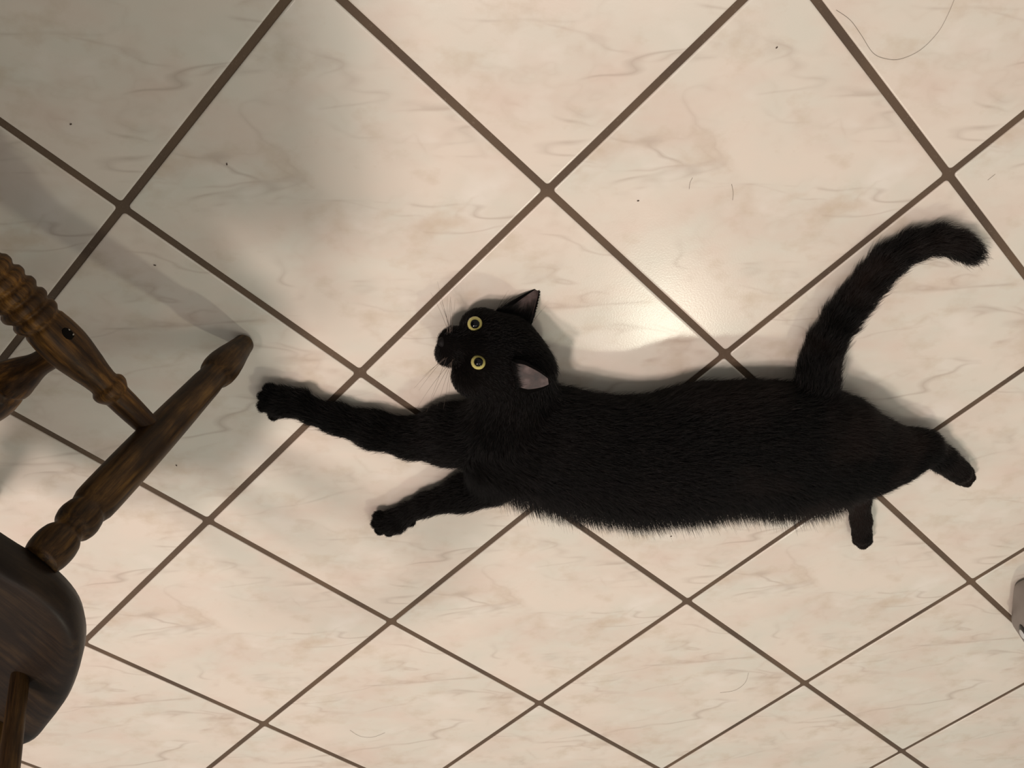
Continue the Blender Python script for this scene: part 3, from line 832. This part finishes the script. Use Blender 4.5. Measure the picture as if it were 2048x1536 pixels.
def ear_fur(n):
    out = []
    for ei, (V, Fo, fc) in enumerate(ear_outer):
        q = Fo[rng.integers(0, len(Fo), n)]; w = rng.random((n, 4)); w /= w.sum(1)[:, None]
        V0 = (V[q-0]*w[:, :, None]).sum(1)
        fc_ = fc/np.linalg.norm(fc); T = V[len(V)//2-8]-V[8]; T = T/np.linalg.norm(T)
        p = np.zeros((n, 4, 3)); rnd = rng.normal(0, 1, (n, 3))
        for k in range(4):
            p[:, k] = V0+0.0016*(k/3)*(T-0.25*fc_)+0.0004*(k/3)*rnd
        out.append(p)
        # long guard hairs from the ear root inward; the upper ear's extra ones imitate shade
        ns = 17; m = (1500, 420)[ei]; base = V[:ns]; tipv = V[ns*14+8]
        si = rng.random(m)*(ns-1); i0 = si.astype(int).clip(0, ns-2); fr = (si-i0)[:, None]
        root = base[i0]*(1-fr)+base[i0+1]*fr+fc_*0.0008
        hl = (0.004+(0.034, 0.012)[ei]*rng.random(m)**2*(0.4+np.abs(si/(ns-1)-0.5)))[:, None]; dirh = (tipv-root); dirh /= np.linalg.norm(dirh, axis=1)[:, None]
        rnd = rng.normal(0, 1, (m, 3))*0.18
        g = np.zeros((m, 4, 3))
        for k in range(4):
            t = k/3; g[:, k] = root+hl*t*(dirh+rnd)+fc_*0.0022*math.sin(math.pi*min(t*0.8, 1))
        out.append(g)
    return np.concatenate(out)


pts, L_ = fur(170000)
pts = np.concatenate([pts, ear_fur(2500)])-CATLOC
hc = bpy.data.hair_curves.new('fur')
hc.add_curves([4]*len(pts))
hc.attributes['position'].data.foreach_set('vector', pts.astype(np.float32).ravel())
ra = hc.attributes.get('radius') or hc.attributes.new('radius', 'FLOAT', 'POINT')
rad = np.tile(np.array((0.00016, 0.00014, 0.00010, 0.00003), np.float32), len(pts))
ra.data.foreach_set('value', rad)
hc.materials.append(FUR)
furo = bpy.data.objects.new('fur', hc); COL.objects.link(furo); furo.parent = cat
furo['kind'] = 'stuff'; furo['label'] = 'short glossy black fur'

# ------------------------------------------------------------------ grey plastic object at the right edge
GREY = mat_plain('grey_plastic', (0.235, 0.205, 0.185), 0.45, 0.4)
BLK = mat_plain('black_rubber', (0.010, 0.009, 0.009), 0.3, 0.5)
CHR = mat_plain('pale_metal', (0.6, 0.62, 0.62), 0.2, 0.6)
app = empty('grey_appliance', (0.875, -0.757, 0))
tag(app, 'grey rounded plastic appliance on the tiles, cut off by the right edge', 'appliance')
def pebble(hx, hy, z0, z1, e, name, mat, parent, loc=(0, 0, 0), rz=0.0):
    V = []; Fc = []; nu, nv = 40, 20
    f = lambda c, p: math.copysign(abs(c)**p, c)
    for i in range(nv+1):
        th = -math.pi/2+math.pi*i/nv
        for k in range(nu):
            ph = 2*math.pi*k/nu
            x = hx*f(math.cos(th), e)*f(math.cos(ph), e); y = hy*f(math.cos(th), e)*f(math.sin(ph), e)
            z = (z0+z1)/2+(z1-z0)/2*f(math.sin(th), e)
            V.append((loc[0]+x*math.cos(rz)-y*math.sin(rz), loc[1]+x*math.sin(rz)+y*math.cos(rz), loc[2]+z))
    for i in range(nv):
        for k in range(nu):
            Fc.append((i*nu+k, i*nu+(k+1) % nu, (i+1)*nu+(k+1) % nu, (i+1)*nu+k))
    me = mesh_from(V, Fc, name)
    bm = bmesh.new(); bm.from_mesh(me); bmesh.ops.remove_doubles(bm, verts=bm.verts, dist=1e-6); bmesh.ops.recalc_face_normals(bm, faces=bm.faces); bm.to_mesh(me); bm.free()
    return obj(name, me, mat, parent)
pebble(0.075, 0.060, 0.001, 0.085, 0.26, 'casing', GREY, app, rz=0.26)
wl = pebble(0.005, 0.013, -0.015, 0.015, 0.8, 'wheel', BLK, app, (-0.066, -0.040, 0.052), 0.26)
pebble(0.002, 0.007, -0.008, 0.008, 0.9, 'hub', CHR, wl, (-0.0705, -0.041, 0.053), 0.26)

# ------------------------------------------------------------------ loose hairs and crumbs on the tiles
HAIRM = mat_plain('loose_hair_brown', (0.10, 0.075, 0.05), 0.5, 0.3)
HAIRS = [
 ([[0.3041, 0.1898], [0.3215, 0.1793], [0.3371, 0.1635], [0.3541, 0.1447], [0.3697, 0.1379], [0.387, 0.1369], [0.4073, 0.1459], [0.4222, 0.1638], [0.4284, 0.1816], [0.4319, 0.2006]], 'long curved loose hair lying on the tile at the upper right'),
 ([[0.5312, -0.0087], [0.5359, -0.0039], [0.5382, -0.0015]], 'tiny stray hair on the tile above the tail tip'),
 ([[0.1694, 0.009], [0.1671, 0.003], [0.1668, -0.005]], 'short stray hair on the upper middle tile, left of another'),
 ([[0.217, -0.0009], [0.2203, -0.0116], [0.2209, -0.0211]], 'short straight stray hair crossing a vein of the upper middle tile'),
 ([[-0.3362, -0.9964], [-0.3207, -1.0161], [-0.2992, -1.0219], [-0.276, -1.0115]], 'curved loose hair on the tiles at the bottom left'),
 ([[0.3261, -0.9691], [0.353, -0.9651], [0.3686, -0.9455], [0.3709, -0.9178]], 'curved loose hair on the tiles below the hind paws')]
for pts_, lab in HAIRS:
    P = np.array([(x, y, 0.0006) for x, y in pts_]); fine = []
    for i in range(len(P)-1):
        p0, p1, p2, p3 = P[max(i-1, 0)], P[i], P[i+1], P[min(i+2, len(P)-1)]
        for k in range(5):
            t = k/5
            fine.append(0.5*((2*p1)+(-p0+p2)*t+(2*p0-5*p1+4*p2-p3)*t*t+(-p0+3*p1-3*p2+p3)*t**3))
    fine.append(P[-1])
    base = fine[0].copy(); base[2] = 0
    me = mesh_from(*tube(np.array(fine)-base, 0.00016, 0.00014, 5), 'loose_hair')
    o = obj('loose_hair', me, HAIRM); o.location = base
    tag(o, lab, 'hair', 'loose hairs on the floor')
CR = mat_plain('crumb_brown', (0.06, 0.04, 0.025), 0.7, 0.3)
CRUMBS = [(-0.5101, 0.0961, 'dark crumb on the tile at the far upper left'), (-0.3566, 0.0459, 'dark crumb right of the leftmost grout crossing'), (-0.4617, -0.0732, 'dark crumb on the tile between chair stretcher and leg shadow'),
          (0.2457, 0.1531, 'small crumb near the top of the upper middle tile'), (0.1071, -0.0169, 'oblong crumb on the tile right of the central upper grout crossing'), (-0.5023, -0.3749, 'dark crumb on the tile below the chair leg'),
          (0.1989, -0.5697, 'small crumb on the tile just below the cat\'s belly')]
for i, (x, y, lab) in enumerate(CRUMBS):
    bm = bmesh.new(); bmesh.ops.create_icosphere(bm, subdivisions=2, radius=1)
    a = random.uniform(0, 3.1)
    for w in bm.verts:
        k = 1+random.uniform(-.25, .25); X, Y = w.co.x*0.0014*k, w.co.y*0.0007*k
        w.co = (X*math.cos(a)-Y*math.sin(a), X*math.sin(a)+Y*math.cos(a), 0.0007+w.co.z*0.0006)
    me = bpy.data.meshes.new('crumb'); bm.to_mesh(me); bm.free()
    o = obj('crumb', me, CR); o.location = (x, y, 0.0002)
    tag(o, lab, 'crumb', 'crumbs on the floor')
